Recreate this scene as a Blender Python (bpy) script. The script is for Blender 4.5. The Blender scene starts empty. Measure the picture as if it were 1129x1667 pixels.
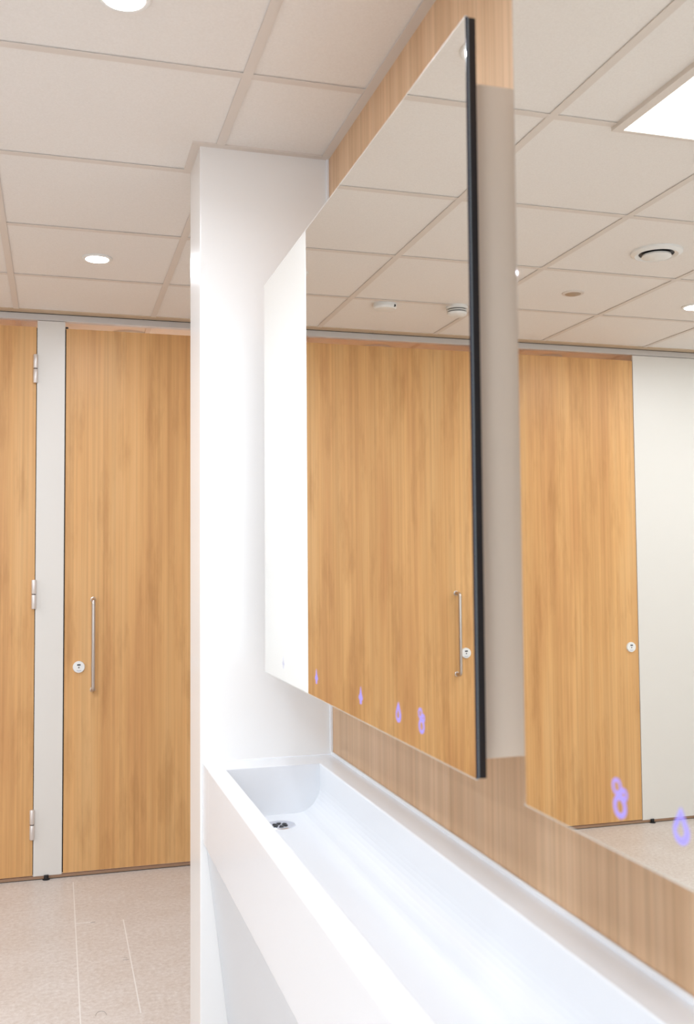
import bpy, bmesh, math
from mathutils import Vector, Matrix

S = bpy.context.scene
COL = S.collection

# ------------------------------------------------------------------ camera
CAM_H = 1.3857
yaw, pitch, roll = 0.2858, 0.0508, -0.0079
fwd = Vector((math.sin(yaw)*math.cos(pitch), math.cos(yaw)*math.cos(pitch), math.sin(pitch)))
rgt = Vector((math.cos(yaw), -math.sin(yaw), 0))
upv = rgt.cross(fwd)
r2 = math.cos(roll)*rgt + math.sin(roll)*upv
u2 = -math.sin(roll)*rgt + math.cos(roll)*upv
cd = bpy.data.cameras.new('camera')
cam = bpy.data.objects.new('camera', cd)
COL.objects.link(cam)
M3 = Matrix((r2, u2, -fwd)).transposed()
cam.matrix_world = Matrix.Translation((0, 0, CAM_H)) @ M3.to_4x4()
cd.sensor_fit = 'HORIZONTAL'
cd.sensor_width = 36.0
cd.lens = 1607.5/1129*36.0
cd.clip_start = 0.02
cd.dof.use_dof = True
cd.dof.focus_distance = 3.6
cd.dof.aperture_fstop = 8.0
S.camera = cam

# ------------------------------------------------------------------ light level
S.view_settings.view_transform = 'Standard'
S.view_settings.look = 'None'
S.view_settings.gamma = 1
S.view_settings.use_curve_mapping = False
S.view_settings.exposure = 0.03
DOWN_W = 3.5        # power of one downlight
DOWN_GLOW = 20.0    # brightness of a downlight lens
PANEL_W = 26.0
CUB_W = 13.0
FILL_WINDOW_GLOW = 1.75    # added fill light from an unseen glowing pane behind the camera
LIGHT_COL = (0.91, 0.985, 1.09)
PANEL_COL = (0.84, 0.95, 1.06)
w = bpy.data.worlds.new('world'); S.world = w; w.use_nodes = True
w.node_tree.nodes['Background'].inputs[0].default_value = (1, 1, 1, 1)
w.node_tree.nodes['Background'].inputs[1].default_value = 0.3

# ------------------------------------------------------------------ room numbers (metres)
CEIL = 2.522
W = 0.729           # wood wall plane
YP = 2.6405         # pillar front
YPB = 2.845         # pillar back
XP = 0.367          # pillar left face
XM = 0.5147         # mirror surface
YD = 4.627          # cubicle front
Y1 = 2.2269         # ceiling grid line
XB = 0.4198
YBACK, XLEFT, YEND = -1.7, -3.3, 6.2

# ------------------------------------------------------------------ helpers
def srgb(r, g, b):
    f = lambda c: (c/255/12.92) if c/255 <= .04045 else ((c/255+.055)/1.055)**2.4
    return (f(r), f(g), f(b), 1)

def mat(name, col, rough=.5, metal=0.0, spec=.5, emit=None, es=0, coat=0):
    m = bpy.data.materials.new(name); m.use_nodes = True
    b = m.node_tree.nodes['Principled BSDF']
    b.inputs['Base Color'].default_value = col
    b.inputs['Roughness'].default_value = rough
    b.inputs['Metallic'].default_value = metal
    b.inputs['Specular IOR Level'].default_value = spec
    b.inputs['Coat Weight'].default_value = coat
    if emit:
        b.inputs['Emission Color'].default_value = emit
        b.inputs['Emission Strength'].default_value = es
    return m

def nd(m, t, **k):
    n = m.node_tree.nodes.new(t)
    for a, v in k.items(): setattr(n, a, v)
    return n

def noise_of(m, scale, sx, sy, sz, detail=3, rough=.5, off=(0, 0, 0)):
    g = nd(m, 'ShaderNodeNewGeometry'); mp = nd(m, 'ShaderNodeMapping')
    mp.inputs['Scale'].default_value = (sx, sy, sz); mp.inputs['Location'].default_value = off
    n = nd(m, 'ShaderNodeTexNoise'); n.inputs['Scale'].default_value = scale
    n.inputs['Detail'].default_value = detail; n.inputs['Roughness'].default_value = rough
    L = m.node_tree.links
    L.new(g.outputs['Position'], mp.inputs['Vector']); L.new(mp.outputs[0], n.inputs['Vector'])
    return n.outputs[0]

def ramp(m, src, stops):
    r = nd(m, 'ShaderNodeValToRGB'); cr = r.color_ramp
    cr.elements[0].position, cr.elements[0].color = stops[0]
    cr.elements[1].position, cr.elements[1].color = stops[-1]
    for p, c in stops[1:-1]:
        e = cr.elements.new(p); e.color = c
    m.node_tree.links.new(src, r.inputs[0]); return r.outputs[0]

def mix(m, a, b, fac, mode='MIX'):
    x = nd(m, 'ShaderNodeMix', data_type='RGBA', blend_type=mode)
    L = m.node_tree.links
    if isinstance(fac, (int, float)): x.inputs[0].default_value = fac
    else: L.new(fac, x.inputs[0])
    for i, v in ((6, a), (7, b)):
        if isinstance(v, tuple): x.inputs[i].default_value = v
        else: L.new(v, x.inputs[i])
    return x.outputs[2]

def wood(name, lo, mid, hi, fine=90.0, band=9.0, rough=.42, knot=.45, streak=(.80, 1.0)):
    m = mat(name, mid, rough, spec=.35)
    b = m.node_tree.nodes['Principled BSDF']
    base = ramp(m, noise_of(m, 1.0, band, band, .55, 5, .6), [(.26, lo), (.5, mid), (.72, hi)])
    k = noise_of(m, 1.0, 13, 13, 2.0, 5, .62, (3, 1, 7))
    kn = ramp(m, k, [(.52, (1, 1, 1, 1)), (.68, (1-knot*.36, 1-knot*.44, 1-knot*.55, 1))])
    s = streak[0]
    fi = ramp(m, noise_of(m, 1.0, fine, fine, .6, 3, .6), [(.35, (s, s*.985, s*.96, 1)), (.62, (1, 1, 1, 1))])
    wide = ramp(m, noise_of(m, 1.0, 22, 22, .25, 2, .5, (9, 4, 1)), [(.36, (.93, .915, .89, 1)), (.6, (1, 1, 1, 1))])
    c = mix(m, base, kn, 1.0, 'MULTIPLY'); c = mix(m, c, fi, 1.0, 'MULTIPLY'); c = mix(m, c, wide, 1.0, 'MULTIPLY')
    m.node_tree.links.new(c, b.inputs['Base Color'])
    return m

M = {}
M['door'] = wood('honey_wood_laminate', srgb(205, 149, 95), srgb(224, 172, 113), srgb(230, 184, 128), fine=95, band=7.5, streak=(.87, 1.0), knot=.42)
M['wallwood'] = wood('pale_brown_wood_laminate', srgb(218, 176, 137), srgb(229, 190, 152), srgb(236, 200, 165),
                     fine=120, band=26, rough=.5, knot=.12, streak=(.86, 1))
M['edgewood'] = mat('dark_brown_edge', srgb(158, 124, 98), .6)
M['white'] = mat('white_gloss_laminate', (.88, .858, .838, 1), .2, spec=.5)
M['basin'] = mat('white_solid_surface', (.815, .818, .838, 1), .25, spec=.5)
M['silicone'] = mat('white_silicone', (.9, .9, .92, 1), .4)
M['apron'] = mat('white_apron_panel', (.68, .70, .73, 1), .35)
M['paint'] = mat('white_wall_paint', srgb(232, 228, 222), .7)
M['pilaster'] = mat('off_white_laminate', srgb(226, 221, 214), .4)
M['beige'] = mat('beige_cabinet', srgb(222, 207, 190), .5)
M['black'] = mat('black_edge', (.008, .008, .011, 1), .3)
M['blackgloss'] = mat('dark_glass_edge', (.012, .016, .035, 1), .15)
M['glintline'] = mat('edge_glint_line', (.20, .23, .25, 1), .3)  # grey line painted in for the highlight on the edge chamfer
M['grid'] = mat('ceiling_grid_white', srgb(225, 215, 206), .6)
M['trimdark'] = mat('dark_gap', (.03, .025, .02, 1), .8)
M['rail'] = mat('grey_aluminium', srgb(205, 200, 196), .45, metal=.15)
M['steel'] = mat('brushed_steel', srgb(200, 190, 182), .28, metal=1.0)
M['hinge'] = mat('satin_aluminium', srgb(228, 220, 215), .35, metal=.55)
M['plastic'] = mat('white_plastic', srgb(236, 235, 232), .4)
M['tan'] = mat('tan_spot_cover', srgb(178, 156, 134), .5)
M['mark'] = mat('grey_mark', srgb(120, 118, 116), .6)
M['slot'] = mat('black_slot', (.01, .01, .012, 1), .5)
M['mirror'] = mat('mirror_silver', (.93, .925, .885, 1), .0, metal=1.0)
M['bevel'] = mat('mirror_bevel', (.82, .85, .87, 1), .06, metal=1.0)
def lit_symbol(name, clear, col, es):
    m = bpy.data.materials.new(name); m.use_nodes = True; nt = m.node_tree; nt.nodes.clear()
    o = nt.nodes.new('ShaderNodeOutputMaterial'); a = nt.nodes.new('ShaderNodeAddShader')
    t = nt.nodes.new('ShaderNodeBsdfTransparent'); t.inputs[0].default_value = (clear, clear, clear, 1)
    e = nt.nodes.new('ShaderNodeEmission'); e.inputs[0].default_value = col; e.inputs[1].default_value = es
    nt.links.new(t.outputs[0], a.inputs[0]); nt.links.new(e.outputs[0], a.inputs[1]); nt.links.new(a.outputs[0], o.inputs[0])
    return m
M['groundglass'] = mat('ground_glass_edge', (.62, .62, .58, 1), .35)
M['icon'] = lit_symbol('violet_lit_symbol', .28, (.38, .33, 1.0, 1), .98)
M['icon_faint'] = lit_symbol('faint_violet_symbol', .85, (.10, .10, .25, 1), .5)
M['lens'] = mat('lit_downlight_lens', (1, 1, 1, 1), .5, emit=(1, .98, .95, 1), es=DOWN_GLOW)
M['panel'] = mat('lit_panel_diffuser', (1, 1, 1, 1), .5, emit=(.96, .98, 1, 1), es=3.5)
M['frosted'] = mat('frosted_fill_light_glass', (.8, .8, .8, 1), .6, emit=(.82, .95, 1.09, 1), es=FILL_WINDOW_GLOW)
M['seam'] = mat('vinyl_weld_seam', srgb(234, 228, 222), .5)

m = mat('mineral_ceiling_tile', srgb(224, 214, 205), .85)
b = m.node_tree.nodes['Principled BSDF']
c = ramp(m, noise_of(m, 220, 1, 1, 1, 3, .7), [(.3, srgb(235, 229, 223)), (.7, srgb(242, 237, 232))])
m.node_tree.links.new(c, b.inputs['Base Color'])
bp = nd(m, 'ShaderNodeBump'); bp.inputs['Strength'].default_value = .12; bp.inputs['Distance'].default_value = .002
m.node_tree.links.new(noise_of(m, 300, 1, 1, 1, 2), bp.inputs['Height']); m.node_tree.links.new(bp.outputs[0], b.inputs['Normal'])
M['tile'] = m

m = mat('speckled_beige_vinyl', srgb(205, 192, 180), .38, spec=.4)
b = m.node_tree.nodes['Principled BSDF']
c1 = ramp(m, noise_of(m, 60, 1, 1, 1, 5, .75), [(.34, srgb(202, 190, 181)), (.47, srgb(212, 201, 193)), (.56, srgb(217, 208, 201)), (.68, srgb(228, 221, 215))])
c2 = ramp(m, noise_of(m, 5, 1, 1, 1, 3, .6), [(.35, (.95, .93, .91, 1)), (.65, (1, 1, 1, 1))])
m.node_tree.links.new(mix(m, c1, c2, 1.0, 'MULTIPLY'), b.inputs['Base Color'])
M['floor'] = m

# geometry helpers ------------------------------------------------
def box(bm, x0, x1, y0, y1, z0, z1, bev=0):
    t = bmesh.new()
    r = bmesh.ops.create_cube(t, size=1)
    for v in r['verts']:
        v.co = Vector(((x0+x1)/2+v.co.x*abs(x1-x0), (y0+y1)/2+v.co.y*abs(y1-y0), (z0+z1)/2+v.co.z*abs(z1-z0)))
    if bev: bmesh.ops.bevel(t, geom=t.edges[:], offset=bev, segments=2, affect='EDGES', profile=.6)
    me = bpy.data.meshes.new('t'); t.to_mesh(me); t.free(); bm.from_mesh(me); bpy.data.meshes.remove(me)

def lathe(bm, prof, cx, cy, cz, axis='Z', n=40):
    """prof: list of (radius, height); axis Z (height along z) or Y (height along -y)"""
    rings = []
    for r, h in prof:
        ring = []
        for i in range(n):
            a = 2*math.pi*i/n
            if axis == 'Z': p = (cx+r*math.cos(a), cy+r*math.sin(a), cz+h)
            elif axis == 'Y': p = (cx+r*math.cos(a), cy-h, cz+r*math.sin(a))
            ring.append(bm.verts.new(p))
        rings.append(ring)
    for A, B in zip(rings, rings[1:]):
        for i in range(n):
            bm.faces.new((A[i], A[(i+1) % n], B[(i+1) % n], B[i]))
    for R in (rings[0], rings[-1]): bm.faces.new(R)
    bmesh.ops.recalc_face_normals(bm, faces=bm.faces[:])

def tube(bm, pts, r, n=12, closed=False):
    pts = [Vector(p) for p in pts]; rings = []; N = len(pts); ref = None
    for i, p in enumerate(pts):
        a = pts[i-1] if (i > 0 or closed) else p
        c = pts[(i+1) % N] if (i < N-1 or closed) else p
        d = (c-a).normalized()
        if ref is None: ref = Vector((1, 0, 0)) if abs(d.x) < .8 else Vector((0, 0, 1))
        s = (ref-d*ref.dot(d)).normalized(); ref = s; t = d.cross(s)
        rr = r[i] if isinstance(r, list) else r
        rings.append([bm.verts.new(p+rr*(math.cos(2*math.pi*k/n)*s+math.sin(2*math.pi*k/n)*t)) for k in range(n)])
    R = range(N if closed else N-1)
    for i in R:
        A, B = rings[i], rings[(i+1) % N]
        for k in range(n): bm.faces.new((A[k], A[(k+1) % n], B[(k+1) % n], B[k]))
    if not closed:
        bm.faces.new(rings[0]); bm.faces.new(rings[-1])
    bmesh.ops.recalc_face_normals(bm, faces=bm.faces[:])

def prism(bm, poly, y0, y1):
    """poly in x,z extruded along y"""
    A = [bm.verts.new((x, y0, z)) for x, z in poly]; B = [bm.verts.new((x, y1, z)) for x, z in poly]
    n = len(poly)
    for i in range(n): bm.faces.new((A[i], A[(i+1) % n], B[(i+1) % n], B[i]))
    bm.faces.new(A); bm.faces.new(B)
    bmesh.ops.recalc_face_normals(bm, faces=bm.faces[:])

def obj(name, bm, m, parent=None, smooth=False, origin=None):
    if parent is not None:
        off = Vector(parent['_w']); 
    else:
        off = Vector(origin) if origin else Vector((0, 0, 0))
    bmesh.ops.translate(bm, verts=bm.verts[:], vec=-off)
    me = bpy.data.meshes.new(name); bm.to_mesh(me); bm.free()
    me.materials.append(m)
    if smooth:
        for p in me.polygons: p.use_smooth = True
        try: me.set_sharp_from_angle(angle=math.radians(35))
        except Exception: pass
    o = bpy.data.objects.new(name, me); COL.objects.link(o)
    if parent is not None:
        o.parent = parent; o['_w'] = tuple(off)
    else:
        o.location = off; o['_w'] = tuple(off)
    return o

def thing(name, label, cat, loc, group=None):
    o = bpy.data.objects.new(name, None); COL.objects.link(o); o.location = loc
    o.empty_display_size = .1
    o['label'] = label; o['category'] = cat; o['_w'] = tuple(loc)
    if group: o['group'] = group
    return o

def tag(o, label, cat, group=None):
    o['label'] = label; o['category'] = cat
    if group: o['group'] = group
    return o

def struct(name, bm, m):
    o = obj(name, bm, m); o['kind'] = 'structure'; return o

# ================================================================== SETTING
bm = bmesh.new(); box(bm, XLEFT, 1.35, YBACK, YEND, -.1, 0); struct('floor', bm, M['floor'])
TZ = CEIL+.0030
bm = bmesh.new(); box(bm, XLEFT, 1.35, YBACK, YEND, TZ, TZ+.05); struct('ceiling', bm, M['tile'])

# suspended grid: thin flanges below the tiles with a narrow web above them
bm = bmesh.new()
for k in range(-6, 7):
    y = Y1+.6*k
    if y < YBACK or y > YEND: continue
    for xa, xb in (((XLEFT, XP-.02) if YP < y < YPB else (XLEFT, W if y < YP else 1.05)),):
        box(bm, xa, xb, y-.012, y+.012, CEIL, CEIL+.0018); box(bm, xa, xb, y-.004, y+.004, CEIL+.0018, TZ)
for k in range(-6, 2):
    x = XB+.6*k
    if x > 1.0 or x < XLEFT: continue
    segs = ((YBACK, YP-.02), (YPB+.02, YEND)) if x > XP else ((YBACK, YEND),)
    for ya, yb in segs:
        box(bm, x-.012, x+.012, ya, yb, CEIL-.0002, CEIL+.0016); box(bm, x-.004, x+.004, ya, yb, CEIL+.0016, TZ)
struct('trim_1', bm, M['grid'])
# wall angle round the pillar and along the wood wall
bm = bmesh.new()
box(bm, XP-.022, XP, YP-.022, 2.839, CEIL-.001, TZ)
box(bm, XP, W-.024, YP-.022, YP, CEIL-.001, TZ)
box(bm, W-.024, W, YBACK, YP, CEIL-.001, CEIL+.001)
struct('trim_2', bm, M['grid'])
bm = bmesh.new(); box(bm, XLEFT, 1.05, YD-.058, YD-.007, CEIL-.0012, TZ); struct('trim_8', bm, mat('shade_tan_edge_trim', srgb(206, 182, 154), .6))  # tan colour holds the shade and wood bounce on the grid edge

# wood-clad wall behind the mirrors, then the plain wall beyond the pillar
bm = bmesh.new(); box(bm, W, W+.25, YBACK, YP, 0, TZ); struct('wall_right', bm, M['wallwood'])
bm = bmesh.new(); box(bm, XP, W+.25, YP, YPB, 0, TZ, .0025); struct('wall_pillar', bm, M['white'])
bm = bmesh.new(); box(bm, 1.06, 1.35, YPB, YEND, 0, TZ); struct('wall_right_far', bm, M['paint'])
bm = bmesh.new(); box(bm, XLEFT-.1, 1.35, YEND, YEND+.1, 0, TZ); struct('wall_far', bm, M['paint'])
bm = bmesh.new(); box(bm, XLEFT-.1, XLEFT, YBACK, YEND, 0, TZ); struct('wall_left', bm, M['paint'])
bm = bmesh.new()
WX0, WX1, WZ0, WZ1 = -2.6, .55, .55, 2.40
box(bm, XLEFT-.1, WX0, YBACK-.1, YBACK, 0, TZ); box(bm, WX1, 1.35, YBACK-.1, YBACK, 0, TZ)
box(bm, WX0, WX1, YBACK-.1, YBACK, 0, WZ0); box(bm, WX0, WX1, YBACK-.1, YBACK, WZ1, TZ)
struct('wall_back', bm, M['paint'])
# frosted glowing pane added behind the camera as unseen fill light
bm = bmesh.new(); box(bm, WX0, WX1, YBACK-.07, YBACK-.06, WZ0, WZ1)
struct('fill_window_1', bm, M['frosted'])
bm = bmesh.new()
for xx in (WX0, WX0+1.03, WX0+2.07, WX1-.05): box(bm, xx, xx+.05, YBACK-.058, YBACK-.01, WZ0+.05, WZ1-.05)
for zz in (WZ0, WZ1-.05): box(bm, WX0, WX1, YBACK-.058, YBACK-.01, zz, zz+.05)
struct('fill_window_trim', bm, M['silicone'])
# white corner bead between pillar and wood wall
bm = bmesh.new(); box(bm, W-.007, W, YP-.007, YP, .868, CEIL-.001, .001); struct('trim_3', bm, M['silicone'])
# weld seams and small marks in the vinyl
bm = bmesh.new()
box(bm, .0765, .0805, -1.6, 4.55, 0, .0006)
struct('trim_4', bm, M['seam'])
bm = bmesh.new()
box(bm, .2565, .2605, 3.18, 4.02, 0, .0006)
box(bm, .08, .14, 4.026, 4.031, 0, .0006)
struct('trim_5', bm, M['seam'])
bm = bmesh.new()
box(bm, .135, .152, 4.020, 4.026, 0, .0007)
box(bm, .232, .252, 3.612, 3.617, 0, .0007)
box(bm, .234, .248, 3.630, 3.633, 0, .0007)
tube(bm, [(.14+.016*math.cos(a), 3.20+.03*math.sin(a), .0006) for a in [math.pi*i/10 for i in range(0, 11)]], .0009, 6)
struct('trim_6', bm, mat('floor_scuff', srgb(176, 166, 158), .7))

# ================================================================== CUBICLE FRONT
H1, H2 = 2.458, .020
def door(x_free, x_hinge, label, pull, group):
    """x_free: lock edge on the left, x_hinge on the right"""
    t = thing('cubicle_door', label, 'door', ((x_free+x_hinge)/2, YD, 0), group)
    bm = bmesh.new(); box(bm, x_free, x_hinge, YD, YD+.013, H2, H1, .0008)
    obj('door_leaf', bm, M['door'], t)
    lx = x_free+.063 if x_free > -1.5 else x_free+.046
    if pull:
        hx = x_free+.124 if x_free > -.5 else x_free+.112
        bm = bmesh.new(); z0, z1, s, rr = .822, 1.226, .052, .018
        pts = [(hx, YD, z1)]
        for i in range(7):
            a = math.pi/2*i/6; pts.append((hx, YD-s+rr-rr*math.sin(a), z1-rr+rr*math.cos(a)))
        for i in range(7):
            a = math.pi/2*i/6; pts.append((hx, YD-s+rr-rr*math.cos(a), z0+rr-rr*math.sin(a)))
        pts.append((hx, YD, z0))
        tube(bm, pts, .0088, 16)
        h = obj('pull_handle', bm, M['steel'], t, True); h['label'] = 'brushed steel D-shaped pull handle'
        for z in (z0, z1):
            bm = bmesh.new(); lathe(bm, [(.0125, 0), (.0125, .003), (.0105, .004)], hx, YD, z, 'Y', 20)
            obj('handle_rose', bm, M['steel'], h, True)
    bm = bmesh.new(); lathe(bm, [(.0265, 0), (.0265, .006), (.0245, .009), (.010, .0095)], lx, YD, .925, 'Y', 40)
    lk = obj('lock_indicator', bm, M['plastic'], t, True); lk['label'] = 'round white lock indicator'
    bm = bmesh.new(); box(bm, lx-.0075, lx+.0075, YD-.0102, YD-.0094, .932, .938, .0002)
    obj('indicator_slot', bm, M['slot'], lk)
    bm = bmesh.new(); lathe(bm, [(.0035, .0094), (.0035, .0102)], lx, YD, .9235, 'Y', 14)
    obj('emergency_release', bm, M['mark'], lk)
    bm = bmesh.new()
    for dx in (-.008, -.004, 0, .004, .008):
        box(bm, lx+dx-.0013, lx+dx+.0013, YD-.0099, YD-.0094, .9065+abs(dx)*.18, .9095+abs(dx)*.18)
    obj('indicator_lettering', bm, mat('pale_blue_print', srgb(160, 175, 200), .5), lk)
    for z in (.179, 1.189, 2.202):
        bm = bmesh.new()
        box(bm, x_hinge+.004, x_hinge+.024, YD-.002, YD-.001, z+.002, z+.126, .0003)
        hg = obj('hinge', bm, M['pilaster'], t)
        for za, zb in ((z, z+.0625), (z+.0665, z+.129)):
            bm = bmesh.new(); lathe(bm, [(.009, 0), (.0105, .0025), (.0105, zb-za-.0025), (.009, zb-za)], x_hinge-.003, YD-.010, za, 'Z', 20)
            obj('hinge_knuckle', bm, M['hinge'], hg, True)
        bm = bmesh.new(); lathe(bm, [(.008, 0), (.008, .006)], x_hinge-.003, YD-.010, z+.0615, 'Z', 16)
        obj('hinge_pin', bm, M['slot'], hg, True)
    return t

door(.0355, .952, 'honey wood cubicle door with steel pull and lock, left of the white pillar', True, None)
door(-1.009, -.0935, 'wood cubicle door hinged at the left white strip, handle seen in the far mirror', True, None)
door(-1.936, -1.136, 'wood cubicle door without a handle, reflected in the near mirror beside a white panel', False, None)

def pilaster(x0, x1, label, feet, name='cubicle_pilaster'):
    t = thing(name, label, 'partition panel', ((x0+x1)/2, YD, 0))
    bm = bmesh.new(); box(bm, x0, x1, YD-.001, YD+.012, .0165, 2.488, .0008)
    obj('panel', bm, M['pilaster'], t)
    for fx in feet:
        bm = bmesh.new(); lathe(bm, [(.016, 0), (.016, .003), (.010, .004), (.010, .020)], fx, YD+.003-.006, 0, 'Z', 20)
        f = obj('levelling_foot', bm, M['slot'], t, True); f['label'] = 'small dark levelling foot'
    for xs in (x0, x1):
        if xs < -3.2: continue
        bm = bmesh.new(); box(bm, xs-.010, xs+.010, YD+.0135, YD+.020, .02, H1)
        s = obj('gap_shade_strip', bm, M['trimdark'], t); s['label'] = 'dark strip standing in for the shade in the door gap'  # dark strip that paints the shade seen through the door gap
    return t
pilaster(-.0905, .0305, 'narrow white upright strip between the two wood cubicle doors at left', [-.035])
pilaster(-1.132, -1.013, 'narrow white upright strip hidden from view beyond the left cubicle door', [-1.07])
pilaster(-3.28, -1.9395, 'wide off-white panel right of the last wood door in the near mirror', [-1.995, -2.7], 'cubicle_partition')

# lock keep at the top corner of the first door
bm = bmesh.new(); box(bm, .031, .044, YD-.004, YD+.012, H1+.001, H1+.007, .0005)
tag(obj('door_catch', bm, M['slot'], None, origin=(.037, YD, H1)), 'tiny black catch at the top left corner of the first wood door', 'catch')

# head rail
t = thing('head_rail', 'long grey aluminium rail running above the cubicle doors', 'rail', (-1.1, YD, 2.489))
bm = bmesh.new(); box(bm, -3.29, 1.055, YD-.006, YD+.030, 2.490, 2.5185, .002); obj('rail_profile', bm, M['rail'], t)
bm = bmesh.new(); box(bm, -3.29, 1.055, YD-.002, YD+.026, 2.5185, 2.5215); obj('rail_packer', bm, M['trimdark'], t)

# strip under the doors
t = thing('threshold_strip', 'thin brown strip along the floor under the cubicle doors', 'threshold', (-1.1, YD+.02, 0))
bm = bmesh.new(); box(bm, -3.29, 1.055, YD+.0015, YD+.012, .0035, .0160); obj('strip', bm, M['edgewood'], t)
bm = bmesh.new(); box(bm, -3.29, 1.055, YD+.0035, YD+.012, 0, .0035); g = obj('shadow_gap', bm, M['trimdark'], t)
g.name = 'floor_shadow_line'; g['label'] = 'dark strip standing in for the shadow gap at the floor'  # dark strip drawn for the shadow at the floor joint

# partitions between the cubicles
for x in (-.035, -1.075, -2.15):
    bm = bmesh.new(); box(bm, x-.0065, x+.0065, YD+.045, YEND, .12, 2.44)
    o = obj('cubicle_partition', bm, M['door'], None, origin=(x, 5.4, 0))
    tag(o, 'wood side partition behind the cubicle doors', 'partition panel', 'cubicle side partitions')

# ================================================================== PILLAR SIDE LAMPS + CEILING FITTINGS
def downlight(x, y, label, power=DOWN_W, angle=160, group='round ceiling downlights'):
    t = thing('downlight', label, 'ceiling light', (x, y, CEIL), group)
    bm = bmesh.new()
    lathe(bm, [(.042, .004), (.042, -.003), (.051, -.003), (.055, .000), (.055, .0055)], x, y, CEIL, 'Z', 48)
    obj('trim_ring', bm, M['plastic'], t, True)
    bm = bmesh.new(); lathe(bm, [(.0415, .002), (.0415, -.0036)], x, y, CEIL, 'Z', 48)
    obj('lens', bm, M['lens'], t, True)
    l = bpy.data.lights.new('downlight_beam', 'AREA'); l.energy = power; l.color = LIGHT_COL
    l.shape = 'DISK'; l.size = .08; l.spread = math.radians(angle)
    lo = bpy.data.objects.new('downlight_beam', l); COL.objects.link(lo); lo.parent = t; lo.location = (0, 0, -.0042)
    return t
downlight(.137, 3.74, 'lit round downlight in the ceiling before the wood cubicle doors', DOWN_W*2.0, 180)
downlight(.122, 1.974, 'lit round downlight cut off by the top edge of the photo')
downlight(.130, .20, 'lit round ceiling downlight above the near end of the basin')
downlight(-1.718, 3.779, 'lit round downlight seen at the right edge of the near mirror', DOWN_W*2.0, 180)
downlight(-1.70, 1.98, 'lit round ceiling downlight in the left half of the room')
downlight(-1.70, .20, 'lit round ceiling downlight at the near left of the room')
downlight(.45, 5.45, 'lit round downlight inside the cubicle beside the pillar', CUB_W*1.25)
downlight(-.55, 5.45, 'lit round downlight inside the cubicle at left', CUB_W)
downlight(-1.6, 5.45, 'lit round downlight inside the furthest left cubicle', CUB_W)

def light_panel(x0, x1, y0, y1, label, power=PANEL_W):
    zc = CEIL-.010
    t = thing('light_panel', label, 'ceiling light', ((x0+x1)/2, (y0+y1)/2, CEIL))
    bm = bmesh.new(); f = .028
    box(bm, x0, x0+f, y0, y1, zc, TZ); box(bm, x1-f, x1, y0, y1, zc, TZ)
    box(bm, x0+f, x1-f, y0, y0+f, zc, TZ); box(bm, x0+f, x1-f, y1-f*.5, y1, zc, TZ)
    obj('frame', bm, M['grid'], t)
    bm = bmesh.new(); box(bm, x0+f, x1-f, y0+f, y1-f*.5, zc+.001, zc+.006); obj('diffuser', bm, M['panel'], t)
    l = bpy.data.lights.new('panel_light', 'AREA'); l.energy = power; l.color = PANEL_COL; l.shape = 'RECTANGLE'
    l.size = x1-x0-.06; l.size_y = y1-y0-.06
    lo = bpy.data.objects.new('panel_light', l); COL.objects.link(lo); lo.parent = t; lo.location = (0, 0, -.012)
    return t
light_panel(-.965, -.362, 1.64, 2.243, 'bright square light panel reflected at the top right of the near mirror')
light_panel(-2.90, -2.30, 3.25, 3.85, 'added square fill light panel, out of view at the far left of the room', PANEL_W*.45)  # added panel, lifts the light on the doors and far ceiling
light_panel(-.965, -.362, -.76, -.157, 'bright square light panel in the ceiling behind the camera')

# ceiling extract vent
t = thing('ceiling_vent', 'round white extract vent reflected at the right of the near mirror', 'vent', (-1.092, 3.132, CEIL))
bm = bmesh.new(); lathe(bm, [(.066, .006), (.064, -.006), (.078, -.012), (.094, -.004), (.095, .0055)], -1.092, 3.132, CEIL, 'Z', 48)
obj('rim', bm, M['plastic'], t, True)
bm = bmesh.new(); lathe(bm, [(.064, .005), (.064, -.004)], -1.092, 3.132, CEIL, 'Z', 40); obj('duct_opening', bm, M['slot'], t)
bm = bmesh.new(); lathe(bm, [(.03, -.003), (.052, -.010), (.054, -.016), (.046, -.020), (.0, -.021)][0:4], -1.092, 3.132, CEIL, 'Z', 40)
obj('valve_disc', bm, M['plastic'], t, True)
# unlit spot
t = thing('unlit_spot', 'small recessed tan round fitting in a ceiling tile in the near mirror', 'spotlight', (-1.074, 3.717, CEIL))
bm = bmesh.new(); lathe(bm, [(.032, .002), (.034, -.003), (.046, -.001), (.048, .0055)], -1.074, 3.717, CEIL, 'Z', 40); obj('rim', bm, M['grid'], t, True)
bm = bmesh.new(); lathe(bm, [(.033, .003), (.033, -.003), (.022, -.007), (.008, -.009)], -1.074, 3.717, CEIL, 'Z', 40); obj('cover', bm, M['tan'], t, True)
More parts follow.
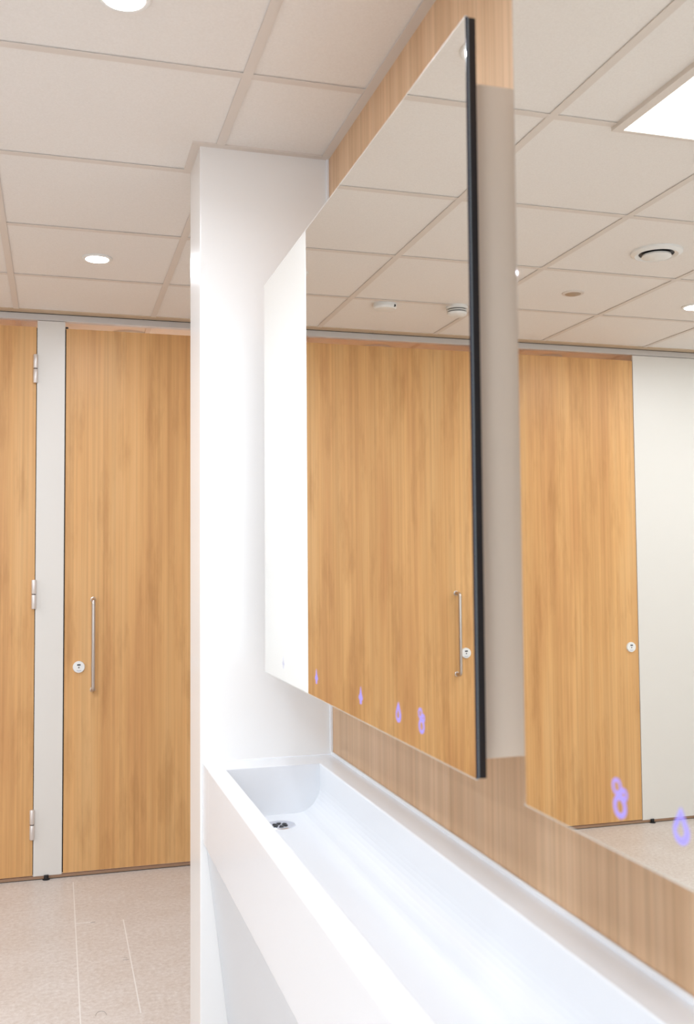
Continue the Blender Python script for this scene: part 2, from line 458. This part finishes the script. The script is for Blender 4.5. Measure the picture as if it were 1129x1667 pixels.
# smoke detectors
t = thing('smoke_detector', 'low flat round white detector, left of the two reflected in the far mirror', 'detector', (-.355, 4.091, CEIL))
bm = bmesh.new(); lathe(bm, [(.052, .006), (.052, -.014), (.046, -.022), (.030, -.024)], -.355, 4.091, CEIL, 'Z', 48); obj('housing', bm, M['plastic'], t, True)
bm = bmesh.new(); lathe(bm, [(.006, 0), (.006, .002)], -.385, 4.05, CEIL-.012, 'Y', 16); obj('sensor_eye', bm, M['slot'], t)
t = thing('smoke_detector', 'taller slotted round white smoke detector beside the black mirror edge', 'detector', (-.680, 4.050, CEIL))
bm = bmesh.new(); lathe(bm, [(.048, .006), (.050, -.008), (.047, -.011)], -.680, 4.050, CEIL, 'Z', 48); obj('base', bm, M['plastic'], t, True)
for i, z in enumerate((-.0135, -.0235)):
    bm = bmesh.new(); lathe(bm, [(.040, .0025), (.040, -.0035)], -.680, 4.050, CEIL+z, 'Z', 40); obj('smoke_slot', bm, M['mark'], t)
    bm = bmesh.new(); lathe(bm, [(.045, -.003), (.046, -.0075)] if i == 0 else [(.045, -.003), (.043, -.012), (.033, -.018), (.012, -.019)], -.680, 4.050, CEIL+z, 'Z', 48)
    obj('chamber_ring' if i == 0 else 'cap', bm, M['plastic'], t, True)
# vents inside the cubicles, their rims just show over the door tops
for x, lb in ((.337, 'round ceiling vent showing over the top of the wood door by the pillar'),
              (-.587, 'round ceiling vent showing over the top of the wood door in the far mirror'),
              (-1.60, 'round ceiling vent above the furthest left cubicle')):
    t = thing('ceiling_vent', lb, 'vent', (x, 4.95, CEIL))
    bm = bmesh.new(); lathe(bm, [(.085, .0055), (.085, -.006), (.070, -.012), (.05, -.010)], x, 4.95, CEIL, 'Z', 40)
    obj('rim', bm, M['plastic'], t, True)
    bm = bmesh.new(); lathe(bm, [(.045, -.010), (.045, -.020), (.03, -.022)], x, 4.95, CEIL, 'Z', 40); obj('valve_disc', bm, M['plastic'], t, True)

# ================================================================== TROUGH BASIN
YN = -.9      # near end, behind the camera
ZR, ZB, ZF = .860, .736, .655
t = thing('trough_basin', 'long white trough wash basin fixed along the wood wall', 'basin', (.55, 1.2, 0))
XF, XI, XO, RB = .373, .419, .664, .066
def basin_profile():
    p = [(XF, ZF), (XF, ZR-.003), (XF+.001, ZR-.001), (XF+.003, ZR), (XI-.003, ZR), (XI-.001, ZR-.001), (XI, ZR-.003), (XI+.003, ZB+.02)]
    for i in range(1, 6):
        a = math.pi/2*i/5; p.append((XI+.003+.02*(1-math.cos(a)), ZB+.02-.02*math.sin(a)))
    for i in range(0, 11):
        a = math.pi/2*i/10; p.append((XO-RB+RB*math.sin(a), ZB+RB-RB*math.cos(a)))
    p += [(XO, ZR-.003), (XO+.001, ZR-.001), (XO+.003, ZR), (W-.001, ZR), (W-.001, ZF+.03), (XF+.02, ZF+.03), (XF+.02, ZF)]
    return p
YE = 2.533
bm = bmesh.new(); prism(bm, basin_profile(), YN+.1, YE)
box(bm, XF, W-.001, YE-.0005, YP-.0005, ZF, ZR, .0015)
box(bm, XF, W-.001, YN, YN+.1, ZF, ZR, .0015)
obj('basin', bm, M['basin'], t, False)
bm = bmesh.new(); box(bm, W-.006, W-.0003, YN, YP-.0003, ZR-.001, ZR+.0085, .002); box(bm, XF+.01, W-.006, YP-.0045, YP-.0003, ZR-.001, ZR+.0025, .001)
obj('sealant_bead', bm, M['silicone'], t)
bm = bmesh.new(); prism(bm, [(.381, ZF+.005), (.400, ZF+.005), (.475, .03), (.457, .03)], YN+.02, YP-.001)
a = obj('apron_panel', bm, M['apron'], t); a['label'] = 'sloping white panel under the basin'
# drain
dx, dy = .535, 2.430
bm = bmesh.new(); lathe(bm, [(.0385, 0), (.037, .0022), (.026, .0010), (.021, .0008)], dx, dy, ZB, 'Z', 48)
dr = obj('drain', bm, mat('polished_steel', srgb(226, 226, 232), .22, metal=1.0), t, True); dr['label'] = 'round steel drain with slotted grate'
bm = bmesh.new()
for k in range(6):
    a0 = math.pi/3*k+.17; a1 = math.pi/3*(k+1)-.17
    pts = [(.006, (a0+a1)/2-.2), (.019, a0), (.020, (a0+a1)/2), (.019, a1), (.006, (a0+a1)/2+.2)]
    bm.faces.new([bm.verts.new((dx+r*math.cos(a), dy+r*math.sin(a), ZB+.0016)) for r, a in pts])
geo = bmesh.ops.extrude_face_region(bm, geom=bm.faces[:])
bmesh.ops.translate(bm, verts=[v for v in geo['geom'] if isinstance(v, bmesh.types.BMVert)], vec=(0, 0, .0006))
bmesh.ops.recalc_face_normals(bm, faces=bm.faces[:])
obj('drain_slots', bm, M['slot'], dr)

# ================================================================== MIRROR CABINETS
ZM0, ZM1 = 1.107, 2.109
def flat_loop(bm, inner, outer):
    """flat printed ring between two closed outlines of (y, z), a hair in front of the glass"""
    x = XM-.0004; n = len(inner)
    A = [bm.verts.new((x, *p)) for p in inner]; B = [bm.verts.new((x, *p)) for p in outer]
    for i in range(n): bm.faces.new((A[i], A[(i+1) % n], B[(i+1) % n], B[i]))
def ring(bm, y, z, r, w, n=32):
    c = lambda q: [(y+q*math.cos(2*math.pi*i/n), z+q*math.sin(2*math.pi*i/n)) for i in range(n)]
    flat_loop(bm, c(r-w/2), c(r+w/2))
def ic_air(t, y, z, lbl):
    for dy, dz, r, w in ((.0045, .0098, .0064, .0030), (-.0072, .0042, .0045, .0034), (-.0003, -.0083, .0088, .0044)):
        bm = bmesh.new(); ring(bm, y+dy, z+dz, r, w)
        o = obj('lit_symbol', bm, M['icon'], t); o['label'] = lbl
def drop_outline(y, z, k, hh, R=.0105):
    H = .0315; cz = z-H/2+R
    return [(y, cz+(z+H/2-cz)*hh)]+[(y+R*k*math.cos(a), cz+R*k*math.sin(a)) for a in [math.radians(22)-(math.pi+math.radians(44))*i/28 for i in range(29)]]
def ic_drop(t, y, z, lbl, solid=False, m='icon'):
    bm = bmesh.new()
    if not solid:
        o = drop_outline(y, z, 1.05, 1.0); q = drop_outline(y, z, .60, .58)
        q = [(a+.0013*(1 if i > 2 else 0), b+.0008) for i, (a, b) in enumerate(q)]
        flat_loop(bm, q, o)
    else:
        o = drop_outline(y, z, .60, 1.0); x = XM-.0004
        lo_, hi_ = z-.0085, z+.0005
        left = [(y, z+.0158), (y+.0035, z+.004), (y+.006, hi_), (y+.0105, z-.0035), (y+.0095, z-.0075), (y+.005, lo_), (y+.0035, z-.0158)]
        pts = left+[(2*y-a, b) for a, b in reversed(left[1:])]
        bm.faces.new([bm.verts.new((x, *p)) for p in pts])
    o = obj('lit_symbol', bm, M[m], t); o['label'] = lbl

def cabinet(y0, y1, label, icons):
    t = thing('mirror_cabinet', label, 'mirror cabinet', (W, (y0+y1)/2, ZM0), 'mirror cabinets above the basin')
    # glass front, polished rounded edge at the far end, fine ground edges elsewhere
    re = .0045
    bm = bmesh.new(); box(bm, XM, XM+.0035, y0+.0004, y1-re, ZM0+.0010, ZM1-.0010)
    g = obj('mirror_glass', bm, M['mirror'], t); g['label'] = 'clear mirror face'
    bm = bmesh.new(); n = 10
    arc = [(XM+.0035*(1-math.cos(math.pi/2*i/n)), y1-re+re*math.sin(math.pi/2*i/n)) for i in range(n+1)]
    poly = arc+[(XM+.0035, y1-re)]
    A = [bm.verts.new((x, y, ZM0+.001)) for x, y in poly]; B = [bm.verts.new((x, y, ZM1-.001)) for x, y in poly]
    k = len(poly)
    for i in range(k): bm.faces.new((A[i], A[(i+1) % k], B[(i+1) % k], B[i]))
    bm.faces.new(A); bm.faces.new(B); bmesh.ops.recalc_face_normals(bm, faces=bm.faces[:])
    e = obj('rounded_edge', bm, M['bevel'], t, True); e['label'] = 'bright polished rounded glass edge'
    for nm, za, zb in (('bottom_edge', ZM0, ZM0+.0010), ('top_edge', ZM1-.0010, ZM1)):
        bm = bmesh.new(); box(bm, XM, XM+.0035, y0, y1, za, zb); obj(nm, bm, M['groundglass'], t)
    bm = bmesh.new(); box(bm, XM, XM+.0030, y0-.0002, y0+.0004, ZM0+.001, ZM1-.001)
    e = obj('near_edge', bm, M['blackgloss'], t); e['label'] = 'dark glass end edge'
    bm = bmesh.new(); box(bm, XM+.0030, XM+.0044, y0-.0003, y0+.0006, ZM0+.001, ZM1-.001)
    e = obj('edge_glint', bm, M['glintline'], t); e['label'] = 'thin grey line painted as the glint along the end edge'
    bm = bmesh.new(); box(bm, XM+.0044, XM+.0155, y0+.0008, y1-.0008, ZM0+.0008, ZM1-.0008, .0012)
    e = obj('backing_frame', bm, M['black'], t); e['label'] = 'black edge of the mirror backing'
    bm = bmesh.new(); box(bm, XM+.0155, W-.0005, y0+.046, y1-.046, ZM0+.016, 2.043, .001)
    e = obj('housing', bm, M['beige'], t); e['label'] = 'beige housing behind the mirror'
    for k, y, z in icons:
        if k == 'air': ic_air(t, y, z, 'lit violet hand dryer symbol')
        elif k == 'drop': ic_drop(t, y, z, 'lit violet water drop symbol')
        elif k == 'faint': ic_drop(t, y, z, 'faint violet symbol', True, 'icon_faint')
        else: ic_drop(t, y, z, 'lit violet soap symbol', True)
    return t
cabinet(1.178, 2.510, 'mirror cabinet further away, black near edge, next to the white pillar',
        [('air', 1.373, 1.153), ('drop', 1.475, 1.151), ('soap', 1.675, 1.152), ('soap', 1.984, 1.152), ('faint', 2.294, 1.152)])
cabinet(-.290, 1.042, 'mirror cabinet nearest the camera, cut off by the right edge of the photo',
        [('air', .8405, 1.160), ('drop', .744, 1.158), ('soap', .539, 1.158)])

for o in list(bpy.data.objects):
    if '_w' in o: del o['_w']
